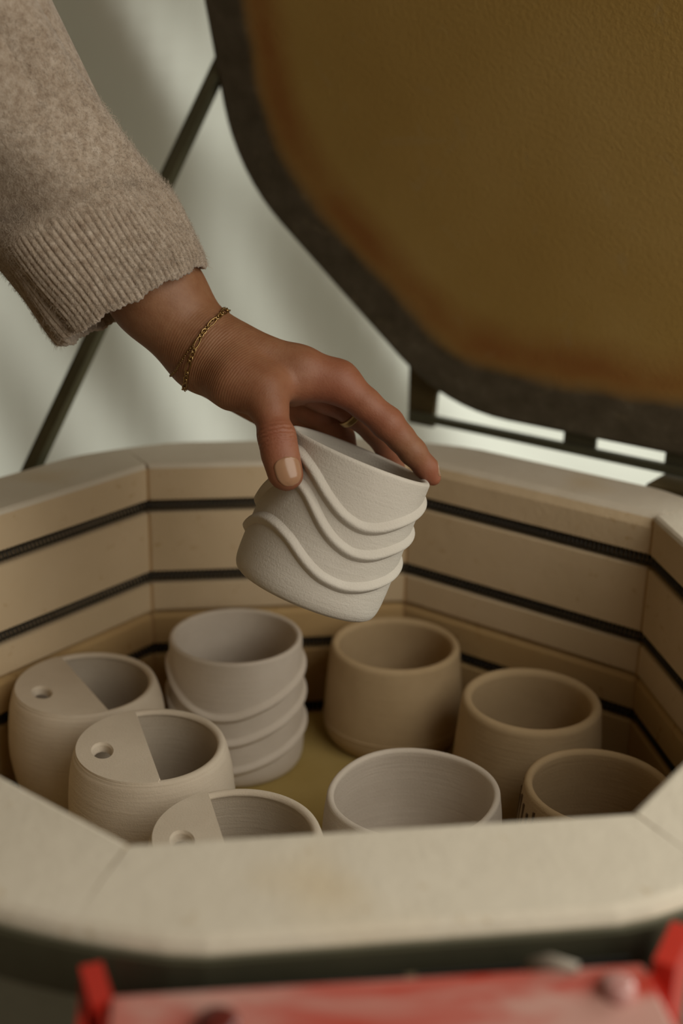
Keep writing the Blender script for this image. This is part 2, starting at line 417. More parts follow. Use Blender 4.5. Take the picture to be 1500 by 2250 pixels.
# ------------------------------------------------------------------ cups
def lathe(profile, nseg=96, warp=None, closed=True):
    V = []
    for i in range(nseg):
        a = 2 * math.pi * i / nseg
        for r, z in profile:
            rr = r * (warp(a, z) if warp else 1.0); V.append((rr * math.cos(a), rr * math.sin(a), z))
    return V, grid_faces(nseg, len(profile), True, closed)
def spline(pts, n):
    """Catmull-Rom through points"""
    P = [np.array(q, float) for q in pts]; P = [2 * P[0] - P[1]] + P + [2 * P[-1] - P[-2]]; out = []
    for i in range(1, len(P) - 2):
        for s in range(n):
            t = s / n; a, b, c, d = P[i - 1:i + 3]
            out.append(.5 * (2 * b + (c - a) * t + (2 * a - 5 * b + 4 * c - d) * t * t + (3 * b - a - 3 * c + d) * t ** 3))
    out.append(P[-2]); return [tuple(q) for q in out]
def cup_profile(outer, wall, lip, floor_t=.006, n=8):
    """outer: (r, z) from foot to just under the lip; wall thickness; rounded lip"""
    o = spline(outer, n)
    r1, z1 = o[-1]
    h = z1 + lip * .5
    lipp = [(r1 - wall / 2 + wall / 2 * math.cos(a), z1 + lip * math.sin(a) * .5) for a in np.linspace(.25, math.pi - .25, 7)]
    inn = [(max(.004, r - wall), z) for r, z in o[::-1] if z > floor_t * 2]
    rb = inn[-1][0]
    inn += [(rb * .93, floor_t * 1.25), (rb * .75, floor_t), (0.0004, floor_t)]
    foot = [(.0004, 0), (o[0][0] * .8, 0), (o[0][0], 0)]
    return foot + o[1:] + lipp + inn
def place(px, py, h):
    z = H + ZS + h; d = RC.T @ np.array([(px - 750) / FPX, -(py - 1125) / FPX, 1]); t = (z - CAM[2]) / d[2]
    P = CAM + t * d; return P[0], P[1], t
def solid_cup(name, px, py, hw, h, shape, wall, lip, mat, label, cat='cup', group=None, warp=None, rot=0):
    x, y, t = place(px, py, h); r = hw * t / FPX
    prof = cup_profile([(a * r, b * h) for a, b in shape], wall, lip)
    V, F = lathe(prof, 120, warp, False)
    return x, y, r, mesh(name, V, F, fix=True)

# plain cups
SH_TAPER = [(.93, 0), (1.00, .04), (1.075, .14), (1.085, .28), (1.06, .55), (1.02, .82), (1.0, .965)]
SH_ROUND = [(.80, 0), (.90, .05), (1.02, .20), (1.07, .45), (1.05, .75), (1.0, .97)]
x, y, r, me = solid_cup('cup', 868, 1415, 142, .0715, SH_TAPER, .0062, .0075, CLAYD, '')
o = link('cup', me, CLAYD); o.location = (x, y, H + ZS); tag(o, 'plain tapered clay cup at the back, right below the held mug', 'cup', 'plain clay cups in the kiln')
# faint foot line
fr = link('foot_line', mesh('foot_line', *tube([(r * 1.0845 * math.cos(a), r * 1.0845 * math.sin(a), .0715 * .235) for a in np.linspace(0, 2 * math.pi, 97)[:-1]], .0008, 6, True)), CLAYD, o)
x, y, r, me = solid_cup('cup', 1167, 1537, 153, .076, SH_TAPER, .0068, .008, CLAYD, '')
o = link('cup', me, CLAYD); o.location = (x, y, H + ZS); tag(o, 'plain thick-rimmed clay cup by the right wall, behind the incised cup', 'cup', 'plain clay cups in the kiln')
wq = lambda a, z: 1 + .022 * math.cos(2 * (a - .6)) + .014 * math.cos(4 * (a - .2)) * min(1, z / .05)
x, y, r, me = solid_cup('cup', 909, 1738, 190, .080, [(.78, 0), (.88, .05), (1.0, .22), (1.055, .5), (1.035, .8), (1.0, .975)], .0040, .004, CLAY, '', warp=wq)
o = link('cup', me, CLAY); o.location = (x, y, H + ZS); tag(o, 'pale thin-walled cup with slightly uneven wide mouth behind the front rim', 'cup', 'plain clay cups in the kiln')
# cup with incised strokes
x, y, r, me = solid_cup('cup', 1318, 1727, 166, .078, [(.86, 0), (.95, .05), (1.04, .2), (1.06, .45), (1.045, .72), (1.0, .965)], .0050, .006, CLAYD, '')
o = link('incised_cup', me, CLAYD); o.location = (x, y, H + ZS); tag(o, 'clay cup with incised vertical strokes at right, cut off by the front rim', 'cup', 'plain clay cups in the kiln')
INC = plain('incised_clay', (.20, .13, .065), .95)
def stroke(h0, h1, rr0, rr1):
    V, F = tube([(rr0, 0, h0), (rr0 * .25 + rr1 * .75 - .0001, 0, h0 * .3 + h1 * .7), (rr1, 0, h1)], [.0008, .0013, .0009], 6); return mesh('incised_stroke', V, F)
ms = [stroke(.030, .0715 - .0022 * (i % 3), r * 1.061, r * (1.0125 + .006 * (i % 3))) for i in range(3)]
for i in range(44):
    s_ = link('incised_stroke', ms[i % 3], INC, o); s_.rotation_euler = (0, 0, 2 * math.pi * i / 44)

# mugs with wavy coils
def periodic(pts, n=360):
    P = sorted(pts); xs = np.array([q[0] for q in P]); ys = np.array([q[1] for q in P])
    xs3 = np.concatenate([xs - 360, xs, xs + 360]); ys3 = np.tile(ys, 3)
    ph = np.arange(n) * 360 / n; v = np.interp(ph, xs3, ys3)
    f = np.fft.rfft(v); k = np.arange(len(f)); f *= np.exp(-(k / 16.0) ** 2); return ph, np.fft.irfft(f, n)
RIDGES = [
    [(-15, 31), (4, 27), (22, 13), (41, 8.0), (63, 14.5), (77, 22), (94, 29.5), (110, 32.3), (124, 30), (144, 23), (176, 13.4), (200, 9), (235, 20), (268, 31), (300, 14), (320, 16)],
    [(-15, 48), (4, 44.5), (25, 29), (45, 22.5), (60, 24), (70.5, 29.6), (82.6, 37.5), (94.6, 43.2), (111, 47), (126, 45.2), (147, 38.7), (176, 31.4), (200, 27), (235, 37), (268, 47), (300, 32), (320, 33)],
    [(-12, 63), (5, 60), (22, 52), (38, 48.2), (51, 48.2), (66.6, 51.6), (80, 58), (95.7, 63.6), (114.6, 65.0), (130, 62.5), (153, 56.4), (176, 49.6), (200, 45), (235, 54), (268, 64), (300, 51), (320, 53)]]
def wavy_mug(name, R, h, mat, ridges, amp):
    hs = h / .083; 
    outer = [(.93 * R, 0), (.99 * R, .0022 * hs), (1.025 * R, .008 * hs), (1.03 * R, .022 * hs), (1.015 * R, .045 * hs), (1.003 * R, .07 * hs), (1.0 * R, h - .0018)]
    rz = sorted(outer, key=lambda q: q[1])
    rad = lambda z: np.interp(z, [q[1] for q in rz], [q[0] for q in rz])
    root = empty(name)
    prof = cup_profile(outer, .0042, .0036, n=10)
    link('body', mesh('body', *lathe(prof, 160, lambda a, z: 1 + .004 * math.sin(2 * a + 40 * z), False), fix=True), mat, root)
    for rd in ridges:
        ph, hh = periodic(rd); hh = h - hh * 1e-3 * hs
        V = []; W = .0040; K = 15
        dh = np.gradient(hh, math.radians(1) * R)
        for i in range(len(ph)):
            a = math.radians(ph[i]); sl = 1 / math.sqrt(1 + dh[i] ** 2)
            for j in range(K):
                s = -1 + 2 * j / (K - 1)
                off = amp * (math.cos(s * math.pi / 2) ** 1.5) - .0003
                # offset across the ridge, measured at right angles to it
                dz = s * W * sl; da = -s * W * dh[i] * sl / R
                z = hh[i] + dz; rr = float(rad(z)) * (1 + .004 * math.sin(2 * (a + da) + 40 * z)) + off
                V.append((rr * math.cos(a + da), rr * math.sin(a + da), z))
        link('wavy_ridge', mesh('wavy_ridge', V, grid_faces(len(ph), K, True, False)), mat, root)
    return root
held = wavy_mug('mug', .0412, .083, CLAYW, RIDGES, .0031)
rimc = np.array([.0263, .0260, .0660 + H]); axm = np.array([.3852, .1245, .9144]); axm /= np.linalg.norm(axm)
vdir = rimc - CAM; vdir /= np.linalg.norm(vdir)
e2 = -vdir + (vdir @ axm) * axm; e2 /= np.linalg.norm(e2); e1 = np.cross(e2, axm)
mm = Matrix.Identity(4); bot = rimc - axm * .083
for i in range(3):
    mm[i][0] = e1[i]; mm[i][1] = e2[i]; mm[i][2] = axm[i]; mm[i][3] = bot[i]
# local angle 0 points left, 90 faces the viewer
held.matrix_world = mm
tag(held, 'white clay mug with three wavy raised ridges, held tilted in the hand', 'mug', 'wavy ridged mugs')
R2 = [(0, 17), (20, 26), (45, 36), (65, 40), (85, 39), (110, 33), (140, 26), (176, 20), (205, 17), (240, 26), (270, 36), (300, 28), (330, 18)]
RIDGES2 = [[(a, hh * .9) for a, hh in R2], [(a, (30 + (hh - 30) * .9 + 19.5) * .9) for a, hh in R2], [(a, (30 + (hh - 30) * .8 + 41) * .9) for a, hh in R2]]
x, y, t = place(518, 1394, .0925)
stand = wavy_mug('mug', 146 * t / FPX, .0925, CLAY, RIDGES2, .0030)
stand.location = (x, y, H + ZS); stand.rotation_euler = (0, 0, math.radians(180))
tag(stand, 'clay mug with wavy raised ridges standing on the shelf at the back', 'mug', 'wavy ridged mugs')

# cups with a half cover and sip hole
def sip_cup(px, py, hw, h, label, yaw, ch=-.04):
    x, y, t = place(px, py, h); R = hw * t / FPX
    root = empty('sip_cup', (x, y, H + ZS)); root.rotation_euler = (0, 0, yaw)
    outer = [(.86 * R, 0), (.93 * R, .04 * h), (1.03 * R, .17 * h), (1.065 * R, .24 * h), (1.115 * R, .42 * h), (1.12 * R, .58 * h), (1.085 * R, .80 * h), (1.03 * R, .94 * h), (1.0 * R, .978 * h)]
    prof = cup_profile(outer, .0050, .0044, n=7)
    link('body', mesh('body', *lathe(prof, 120, lambda a, z: 1 + .004 * math.sin(3 * a + 60 * z), False), fix=True), TANC, root)
    # D-shaped cover, hole near the far rim (local -x)
    cx = -.64 * R; hr = .0053; rimr = R * .985; chord = ch * R; n = 96
    B, Hh = [], []
    for i in range(n):
        a = 2 * math.pi * i / n; dx, dy = math.cos(a), math.sin(a)
        bq = cx * dx; tt = -bq + math.sqrt(max(0, bq * bq - (cx * cx - rimr * rimr)))
        if dx > 1e-6: tt = min(tt, (chord - cx) / dx)
        B.append((cx + tt * dx, tt * dy)); Hh.append((cx + hr * dx, hr * dy * 1.5))
    # exact corners of the D
    zt, zb = h + .0006, h - .0046
    def lay(P, z, s=1.0, c=(0, 0)): return [(c[0] + (p_[0] - c[0]) * s, c[1] + (p_[1] - c[1]) * s, z) for p_ in P]
    mid = [((a[0] + b[0]) / 2, (a[1] + b[1]) / 2) for a, b in zip(B, Hh)]
    loops = [lay(Hh, zb, .92, (cx, 0)), lay(Hh, zt - .0012, 1, (cx, 0)), lay(Hh, zt, 1.16, (cx, 0)), lay(mid, zt), lay(B, zt, .985, (cx, 0)), lay(B, zt - .0010, 1, (cx, 0)), lay(B, zb, 1, (cx, 0)), lay(mid, zb)]
    V = sum(loops, []); L = len(loops); F = []
    for i in range(L):
        for j in range(n): F.append((i * n + j, i * n + (j + 1) % n, ((i + 1) % L) * n + (j + 1) % n, ((i + 1) % L) * n + j))
    c_ = link('sip_cover', mesh('sip_cover', V, F, smooth=False, fix=True), TANC, root)
    c_['label'] = 'flat half cover with a round sip hole'
    tag(root, label, 'cup', 'sip cups with half covers')
    return root
sip_cup(188, 1500, 154, .079, 'sip cup with half cover farthest back at left, beside the wavy mug', math.radians(24), -.02)
sip_cup(331, 1635, 165, .089, 'sip cup with half cover in the middle, its round hole fully in view', math.radians(11))
sip_cup(520, 1832, 188, .093, 'sip cup with half cover nearest the front rim, mostly hidden by it', math.radians(8), -.17)

# ------------------------------------------------------------------ the hand: one continuous surface
# joints as (pixel x, pixel y, depth, radius) -> camera-aligned metres
def J(x, y, d, r): return (camloc(x, y, d), r)
def cone(P, A, B):
    a, ra = A; b, rb = B
    ab = (b - a).astype(np.float32); L2 = float(ab @ ab) + 1e-12
    ap = P - a.astype(np.float32)
    t = np.clip((ap @ ab) / L2, 0, 1)
    q = ap - t[..., None] * ab
    return np.sqrt((q * q).sum(-1)) - (ra + (rb - ra) * t)
def smin(a, b, k):
    h = np.clip(.5 + .5 * (b - a) / k, 0, 1); return b + (a - b) * h - k * h * (1 - h)
def shift(A, dx, dy, dz, r=None): return (A[0] + np.array([dx, dy, dz]), A[1] if r is None else r)
WR = J(442, 765, .676, .0215); FA = J(345, 645, .674, .0250); FB = J(245, 508, .669, .0275)
PALM = [
    (FB, FA), (FA, WR),
    (J(455, 775, .674, .0195), J(505, 790, .676, .0185)),
    (J(470, 752, .668, .0150), J(660, 812, .666, .0112)), (J(660, 812, .666, .0112), J(742, 838, .668, .0098)),
    (J(475, 765, .684, .0150), J(718, 862, .688, .0108)),
    (J(470, 782, .700, .0140), J(692, 888, .708, .0108)),
    (J(460, 795, .712, .0125), J(662, 905, .724, .0102)),
    (J(445, 805, .700, .0150), J(600, 905, .714, .0115)),                     # heel of the palm
    (J(468, 800, .668, .0165), J(520, 835, .658, .0150)), (J(520, 835, .658, .0150), J(578, 862, .651, .0108)),   # thumb metacarpal
    (J(520, 830, .672, .0150), J(640, 856, .676, .0090)),                     # web
    (J(575, 845, .656, .0085), J(690, 845, .668, .0070)),
]
THUMB = [
    (J(578, 862, .651, .0105), J(594, 905, .6460, .0088)), (J(594, 905, .6460, .0088), J(606, 962, .6405, .0090)),
    (J(600, 958, .6405, .0078), J(614, 1042, .6372, .0062)), (J(617, 958, .6405, .0080), J(640, 1042, .6378, .0062)),
    (J(612, 1000, .6400, .0086), J(629, 1050, .6375, .0068)),
]
INDEX = [
    (J(742, 838, .668, .0098), J(800, 886, .669, .0087)), (J(800, 886, .669, .0087), J(851, 930, .671, .0088)),
    (J(851, 930, .671, .0088), J(880, 962, .6745, .0076)), (J(880, 962, .6745, .0076), J(906, 992, .678, .0074)),
    (J(906, 992, .678, .0074), J(935, 1027, .6835, .0064)), (J(935, 1027, .6835, .0064), J(951, 1050, .6860, .0046)),
]
MIDDLE = [
    (J(718, 862, .688, .0104), J(778, 905, .697, .0085)), (J(778, 905, .697, .0085), J(826, 944, .708, .0084)),
    (J(826, 944, .708, .0084), J(856, 992, .718, .0073)), (J(856, 992, .718, .0073), J(872, 1052, .7225, .0060)),
]
RINGF = [
    (J(692, 888, .708, .0104), J(728, 930, .719, .0085)), (J(728, 930, .719, .0085), J(748, 962, .727, .0082)),
    (J(748, 962, .727, .0082), J(768, 1020, .7300, .0070)), (J(768, 1020, .7300, .0070), J(782, 1078, .7280, .0058)),
]
PINKY = [
    (J(662, 905, .724, .0098), J(672, 940, .732, .0075)), (J(672, 940, .732, .0075), J(684, 985, .737, .0068)),
    (J(684, 985, .737, .0068), J(697, 1045, .7345, .0052)),
]
def chain(P, L, k):
    d = cone(P, *L[0])
    for s_ in L[1:]: d = smin(d, cone(P, *s_), k)
    return d
def sdf_hand(P):
    P = np.asarray(P, np.float32)
    palm = chain(P, PALM, .009)
    d = None
    for L, kk, kc in ((THUMB, .010, .0035), (INDEX, .010, .0030), (MIDDLE, .006, .003), (RINGF, .006, .003), (PINKY, .006, .003)):
        f = smin(palm, chain(P, L, kc), kk)
        d = f if d is None else np.minimum(d, f)
    return d
def surface_nets(f, lo, hi, h):
    n = np.ceil((hi - lo) / h).astype(int) + 1
    ax = [(lo[i] + h * np.arange(n[i])).astype(np.float32) for i in range(3)]
    D = np.empty(n, np.float32)
    for i in range(n[0]):
        Y, Z = np.meshgrid(ax[1], ax[2], indexing='ij')
        D[i] = f(np.stack([np.full_like(Y, ax[0][i]), Y, Z], -1))
    Sg = D < 0
    acc = np.zeros((n[0] - 1, n[1] - 1, n[2] - 1, 3), np.float32); cnt = np.zeros(acc.shape[:3], np.float32)
    c8 = [(i, j, k) for i in (0, 1) for j in (0, 1) for k in (0, 1)]
    sl = lambda A, c: A[c[0]:A.shape[0] - 1 + c[0], c[1]:A.shape[1] - 1 + c[1], c[2]:A.shape[2] - 1 + c[2]]
    for a in c8:
        for ax_i in range(3):
            if a[ax_i] == 0:
                b = list(a); b[ax_i] = 1; b = tuple(b)
                da, db = sl(D, a), sl(D, b); x = (da < 0) != (db < 0)
                t = np.where(x, da / (da - db + 1e-20), 0)
                for q in range(3):
                    acc[..., q] += np.where(x, a[q] + (t if q == ax_i else 0), 0)
                cnt += x
    act = cnt > 0; idx = -np.ones(cnt.shape, np.int64); idx[act] = np.arange(act.sum())
    I = np.argwhere(act); V = lo + h * (I + acc[act] / cnt[act][:, None])
    F = []
    for q in range(3):
        u, v = (q + 1) % 3, (q + 2) % 3
        s0 = [slice(None)] * 3; s1 = [slice(None)] * 3; s0[q] = slice(0, -1); s1[q] = slice(1, None)
        X = Sg[tuple(s0)] != Sg[tuple(s1)]
        E_ = np.argwhere(X)
        ok = (E_[:, u] > 0) & (E_[:, v] > 0) & (E_[:, u] < n[u] - 1) & (E_[:, v] < n[v] - 1); E_ = E_[ok]
        if len(E_) == 0: continue
        ins = Sg[tuple(E_.T)]
        def cell(du, dv):
            c = E_.copy(); c[:, u] -= du; c[:, v] -= dv; return idx[tuple(c.T)]
        Q = np.stack([cell(1, 1), cell(0, 1), cell(0, 0), cell(1, 0)], 1)
        Q[~ins] = Q[~ins][:, ::-1]; F.append(Q)
    return V, np.concatenate(F)
def march_in(start, dirn, n=400, step=.0004, f=None):
    f = f or sdf_hand
    ts = np.arange(n) * step
    P = start[None] + ts[:, None] * dirn[None]; d = f(P); k = np.argmax(d < 0) if (d < 0).any() else -1
    return P[k] if k >= 0 else None
lo = np.array([-.158, -.004, .605]); hi = np.array([.062, .188, .765])
HV, HF = surface_nets(sdf_hand, lo, hi, .00105)
# smooth and add the loose folds of skin over knuckles
def laplace(V, F, it):
    n = len(V)
    e = np.concatenate([F[:, [0, 1]], F[:, [1, 2]], F[:, [2, 3]], F[:, [3, 0]]]); e = np.concatenate([e, e[:, ::-1]])
    c = np.bincount(e[:, 0], minlength=n)[:, None]
    for _ in range(it):
        A = np.stack([np.bincount(e[:, 0], V[e[:, 1], q], n) for q in range(3)], 1) / np.maximum(c, 1); V = V + .5 * (A - V)
    return V
lab = np.arange(len(HV))                     # keep the one connected body
while True:
    mn = lab[HF].min(1); new = lab.copy(); np.minimum.at(new, HF.ravel(), np.repeat(mn, 4)); new = new[new]
    if (new == lab).all(): break
    lab = new
main = np.bincount(lab).argmax(); keep = lab == main; rm = np.cumsum(keep) - 1
HF = rm[HF[keep[HF[:, 0]]]]; HV = HV[keep]
HV = laplace(HV, HF, 4)
hand_me = mesh('person', to_world(HV), HF)
# skin tone and crease fields
def near(x, y, d, r): return np.exp(-((HV - camloc(x, y, d)) ** 2).sum(1) / (r * r))
red = near(735, 835, .660, .020) * .5 + near(852, 930, .668, .013) * .7 + near(606, 960, .634, .014) * .8 + near(945, 1045, .684, .014) * .9 + near(630, 1050, .637, .014) * .6 + near(700, 880, .70, .035) * .75 + near(760, 900, .668, .018) * .4 + near(860, 990, .717, .02) * .6 + near(575, 870, .650, .02) * .35
tax = (THUMB[2][1][0] - THUMB[0][0][0]); tax /= np.linalg.norm(tax)
cs = (HV - camloc(607, 966, .640)) @ tax * 1000
cmk = np.exp(-(cs / 5.0) ** 2) * (near(607, 962, .634, .016) > .12) * np.clip(near(607, 962, .632, .014) * 1.6, 0, 1)
wax = camloc(560, 850, .66) - camloc(440, 770, .675); wax /= np.linalg.norm(wax)
ws = (HV - camloc(450, 800, .66)) @ wax * 1000
wmk = near(455, 815, .655, .022)
for nm, arr in (('red', np.clip(red, 0, 1)), ('thumb_s', cs), ('thumb_m', cmk), ('wrist_s', ws), ('wrist_m', wmk)):
    hand_me.attributes.new(nm, 'FLOAT', 'POINT').data.foreach_set('value', arr.astype(np.float32))
M = MB('skin')
at_ = lambda nm: M.n('ShaderNodeAttribute', attribute_name=nm).outputs['Fac']
co = M.coord()
base = M.ramp(M.noise(38, 4, .6, co), [(.3, (.235, .110, .053)), (.5, (.262, .126, .063)), (.72, (.29, .146, .077))])
mott = M.ramp(M.noise(160, 3, .6, co), [(.35, (.90, .84, .80)), (.6, (1, 1, 1))])
base = M.mix(1.0, base, mott, 'MULTIPLY')
colk = M.mix(M.math('MULTIPLY', at_('red'), .8), base, (.290, .088, .050))
M.set(Base_Color=colk, Roughness=.54, Specular_IOR_Level=.40, Subsurface_Weight=.18, Subsurface_Scale=.004)
M.b.inputs['Subsurface Radius'].default_value = (1.0, .38, .2)
p = M.bump(M.noise(700, 3, .6, co, .3), .32, .0005)
w1 = M.math('MULTIPLY', M.math('SINE', M.math('ADD', M.math('MULTIPLY', at_('thumb_s'), 2.6), M.math('MULTIPLY', M.noise(260, 2, .5, co), 6.0))), at_('thumb_m'))
p = M.bump(w1, .34, .0006, p)
w2 = M.math('MULTIPLY', M.math('SINE', M.math('ADD', M.math('MULTIPLY', at_('wrist_s'), 4.5), M.math('MULTIPLY', M.noise(120, 3, .5, co), 5.0))), at_('wrist_m'))
p = M.bump(w2, .30, .0004, p)
vor = M.n('ShaderNodeTexVoronoi', {'Vector': co, 'Scale': 620.0}, feature='DISTANCE_TO_EDGE').outputs['Distance']
M.bump(vor, .10, .0004, p)
person = link('person', hand_me, M.m)
tag(person, 'left forearm and hand of a person in a beige knit sweater gripping a mug', 'person')

# fingernails lie on the finger ends
def nail(a, b, dorsal, half_w, length, mat, back=.0):
    """a -> b: axis of the last phalanx (b = finger end), dorsal: direction the nail faces"""
    ax = (b - a) / np.linalg.norm(b - a); dz = dorsal - (dorsal @ ax) * ax; dz /= np.linalg.norm(dz); side = np.cross(ax, dz)
    nu, nv_ = 15, 17; top = []
    for i in range(nv_):
        v = i / (nv_ - 1)
        # outline: rounded cuticle and rounded free edge
        wv_ = half_w * min(1.0, math.sqrt(max(0.0, 1 - (max(0, .30 - v) / .30) ** 2.2)) * .97 + .03) * min(1.0, math.sqrt(max(0.0, 1 - (max(0, v - .45) / .55) ** 2.2)) * .93 + .07)
        for j in range(nu):
            u = -1 + 2 * j / (nu - 1)
            c = b + ax * (-length * (1 - v) + back)
            st = c + side * (u * wv_) + dz * .016
            h_ = march_in(st, -dz, 220, .00012)
            lim = c + side * (u * wv_) + dz * (.0052 - .35 * (u * wv_) ** 2 / half_w)
            hh = (h_ - c) @ dz if h_ is not None else -1
            ll = .0058 - .0026 * u * u - .0016 * max(0, v - .45) ** 2 * 4
            hh = max(hh, ll - .0006) if hh > 0 else ll - .0010
            top.append(c + side * (u * wv_) + dz * (hh + .00035))
    top = np.array(top); T = top.reshape(nv_, nu, 3)
    for _ in range(3):                       # fair the plate
        T[1:-1, 1:-1] = (T[:-2, 1:-1] + T[2:, 1:-1] + T[1:-1, :-2] + T[1:-1, 2:]) / 4
    top = T.reshape(-1, 3); botm = top - dz * .0009
    F = grid_faces(nv_, nu) + [tuple(q[::-1]) for q in grid_faces(nv_, nu, off=nu * nv_)]
    ring_ = [j for j in range(nu)] + [i * nu + nu - 1 for i in range(1, nv_)] + [(nv_ - 1) * nu + j for j in range(nu - 2, -1, -1)] + [i * nu for i in range(nv_ - 2, 0, -1)]
    N0 = nu * nv_
    F += [(ring_[i], ring_[(i + 1) % len(ring_)], ring_[(i + 1) % len(ring_)] + N0, ring_[i] + N0) for i in range(len(ring_))]
    return mesh('fingernail', to_world(np.concatenate([top, botm])), F, fix=True)
NAIL = plain('nail_varnish', (.36, .20, .115), .22, 0, .06, 60, spec=.5)
n1 = link('fingernail', nail(camloc(607, 962, .6405), camloc(638, 1072, .6380), np.array([.22, .10, -1.0]), .0069, .0150, NAIL), NAIL, person)
n1['label'] = 'tan varnished thumbnail'
n2 = link('fingernail', nail(camloc(906, 992, .678), camloc(957, 1058, .6862), np.array([.80, .42, .42]), .0042, .0095, NAIL), NAIL, person)

# sleeve: ribbed cuff and plain knit, around the forearm
SEC = [  # top edge px, bottom edge px, depth, half depth
    ((452, 580), (128, 760), .668, .034), ((440, 548), (100, 725), .668, .0355), ((412, 500), (52, 665), .668, .037), ((366, 424), (-12, 586), .666, .039),
    ((340, 382), (-45, 545), .664, .040), ((268, 276), (-120, 452), .657, .043), ((192, 168), (-215, 340), .648, .046), ((112, 18), (-325, 200), .636, .050), ((30, -150), (-440, 40), .622, .054), ((-60, -340), (-560, -140), .605, .058)]
def sec_interp(s):
    i = min(int(s), len(SEC) - 2); f = s - i
    a, b = SEC[i], SEC[i + 1]
    # smooth through neighbours
    g = lambda q: np.array([*q[0], *q[1], q[2], q[3]], float)
    p0, p1, p2, p3 = g(SEC[max(i - 1, 0)]), g(a), g(b), g(SEC[min(i + 2, len(SEC) - 1)])
    return .5 * (2 * p1 + (p2 - p0) * f + (2 * p0 - 5 * p1 + 4 * p2 - p3) * f * f + (3 * p1 - p0 - 3 * p2 + p3) * f ** 3)
AXS = camloc(452, 580, .668) + camloc(128, 760, .668) - camloc(366, 424, .666) - camloc(-12, 586, .666); AXS /= np.linalg.norm(AXS)
def sleeve_pt(s, ph, inset=0.0, ribs=0.0):
    q = sec_interp(s); T = camloc(q[0], q[1], q[4]); B = camloc(q[2], q[3], q[4]); C = (T + B) / 2; U = (T - B) / 2
    dn = np.array([0, 0, -1.])
    c, sn = math.cos(ph), math.sin(ph)
    a = np.linalg.norm(U)
    rad = 1.0
    ecc = abs(sn) ** .9 * (1 if sn > 0 else -1)
    P = C + U * c + dn * q[5] * ecc
    nrm = U / a * c + dn * sn; nrm /= np.linalg.norm(nrm)
    off = -inset
    # long soft folds in the cloth, stronger low on the near side
    off += .0030 * math.sin(3 * ph + s * .9) * min(1, s / 3) + .0022 * math.sin(5 * ph - 1.3 * s) * min(1, s / 4)
    off -= .0042 * math.exp(-((ph - 2.46) / .085) ** 2) * math.exp(-(s / 2.2) ** 2) + .0025 * math.exp(-((ph - 2.78) / .07) ** 2) * math.exp(-(s / 2.5) ** 2)
    if ribs > 0:
        phw = ph * 1.0 + .004 * math.sin(3 * s + 5 * ph)
        rr = abs(math.sin(43 * phw)); off += ribs * (rr ** .7 - .6) * (1 + .25 * math.sin(5.3 * 43 * phw / 7 + s))
    bow = max(0, 1 - s / 3)
    P = P + AXS * (.0050 * sn * bow + (.0003 * math.sin(43 * 2 * ph + 1.57) + .0009 * math.sin(9 * ph + 1) + .0005 * math.sin(23 * ph)) * max(0, 1 - s * 2))
    return P + nrm * off
def sleeve_mesh(name, s0, s1, ns, ribs, nph, lip):
    V = []; rows = []
    ss = list(np.linspace(s0, s1, ns))
    for s in ss:
        fade = ribs * (1 if s < 2.5 else max(0.0, (3.15 - s) / .65))
        rows.append([sleeve_pt(s, 2 * math.pi * j / nph, 0, fade) for j in range(nph)])
    inner = [[sleeve_pt(s, 2 * math.pi * j / nph, .0028, 0) for j in range(nph)] for s in (ss[0], ss[len(ss) // 3], ss[-1])]
    if lip:
        edge = [[(.5 * (np.array(a) + np.array(b)) + AXS * .0012) for a, b in zip(rows[0], inner[0])]]
    else: edge = []
    allr = rows[::-1] + edge + inner
    V = [p_ for r_ in allr for p_ in r_]
    return mesh(name, to_world(np.array(V)), grid_faces(len(allr), nph, False, True), fix=True)
M = MB('wool_knit')
co = M.coord()
f1 = M.noise(230, 4, .7, co)
hea = M.ramp(f1, [(.28, (.27, .20, .145)), (.46, (.42, .34, .265)), (.70, (.56, .48, .40))])
big = M.ramp(M.noise(20, 3, .6, co), [(.3, (.86, .84, .82)), (.7, (1, 1, 1))])
M.set(Base_Color=M.mix(1.0, hea, big, 'MULTIPLY'), Roughness=.95, Specular_IOR_Level=.1, Sheen_Weight=.35, Sheen_Roughness=.5)
p = M.bump(M.noise(520, 4, .7, co), .8, .0012); M.bump(M.noise(1500, 2, .6, co), .5, .0006, p)
WOOL = M.m
sleeve = link('sleeve', sleeve_mesh('sleeve', 2.9, 8.6, 60, 0, 220, False), WOOL, person)
sleeve['label'] = 'beige wool sweater sleeve'
cuff = link('cuff', sleeve_mesh('cuff', 0, 3.05, 60, .0011, 1032, True), WOOL, sleeve)
cuff['label'] = 'ribbed cuff of the sleeve'
# loose fibres standing off the wool
def fibres(n):
    V, F = [], []
    for i in range(n):
        s = RNG.uniform(0, 6.6); ph = RNG.uniform(-.35, math.pi + .35)
        P = sleeve_pt(s, ph); Q = sleeve_pt(s, ph, -.01); nrm = (Q - P) / np.linalg.norm(Q - P)
        t = RNG.normal(size=3); t -= (t @ nrm) * nrm; t /= np.linalg.norm(t)
        L = RNG.uniform(.0014, .0042) * (1.4 if RNG.random() < .07 else 1); wd = np.cross(nrm, t) * .00006
        lift = RNG.uniform(.25, .75)
        p0 = P - nrm * .0004; p1 = P + t * L * .5 + nrm * L * lift * .6; p2 = P + t * L + nrm * L * lift * RNG.uniform(.3, 1.0) + wd * RNG.uniform(-15, 15)
        o = len(V); V += [p0 - wd, p0 + wd, p0 + nrm * .00008, p1 - wd * .8, p1 + wd * .8, p1 + nrm * .00007, p2]
        F += [(o, o + 1, o + 4, o + 3), (o + 1, o + 2, o + 5, o + 4), (o + 2, o, o + 3, o + 5), (o + 3, o + 4, o + 6), (o + 4, o + 5, o + 6), (o + 5, o + 3, o + 6)]
    return mesh('wool_fibres', to_world(np.array(V)), F)
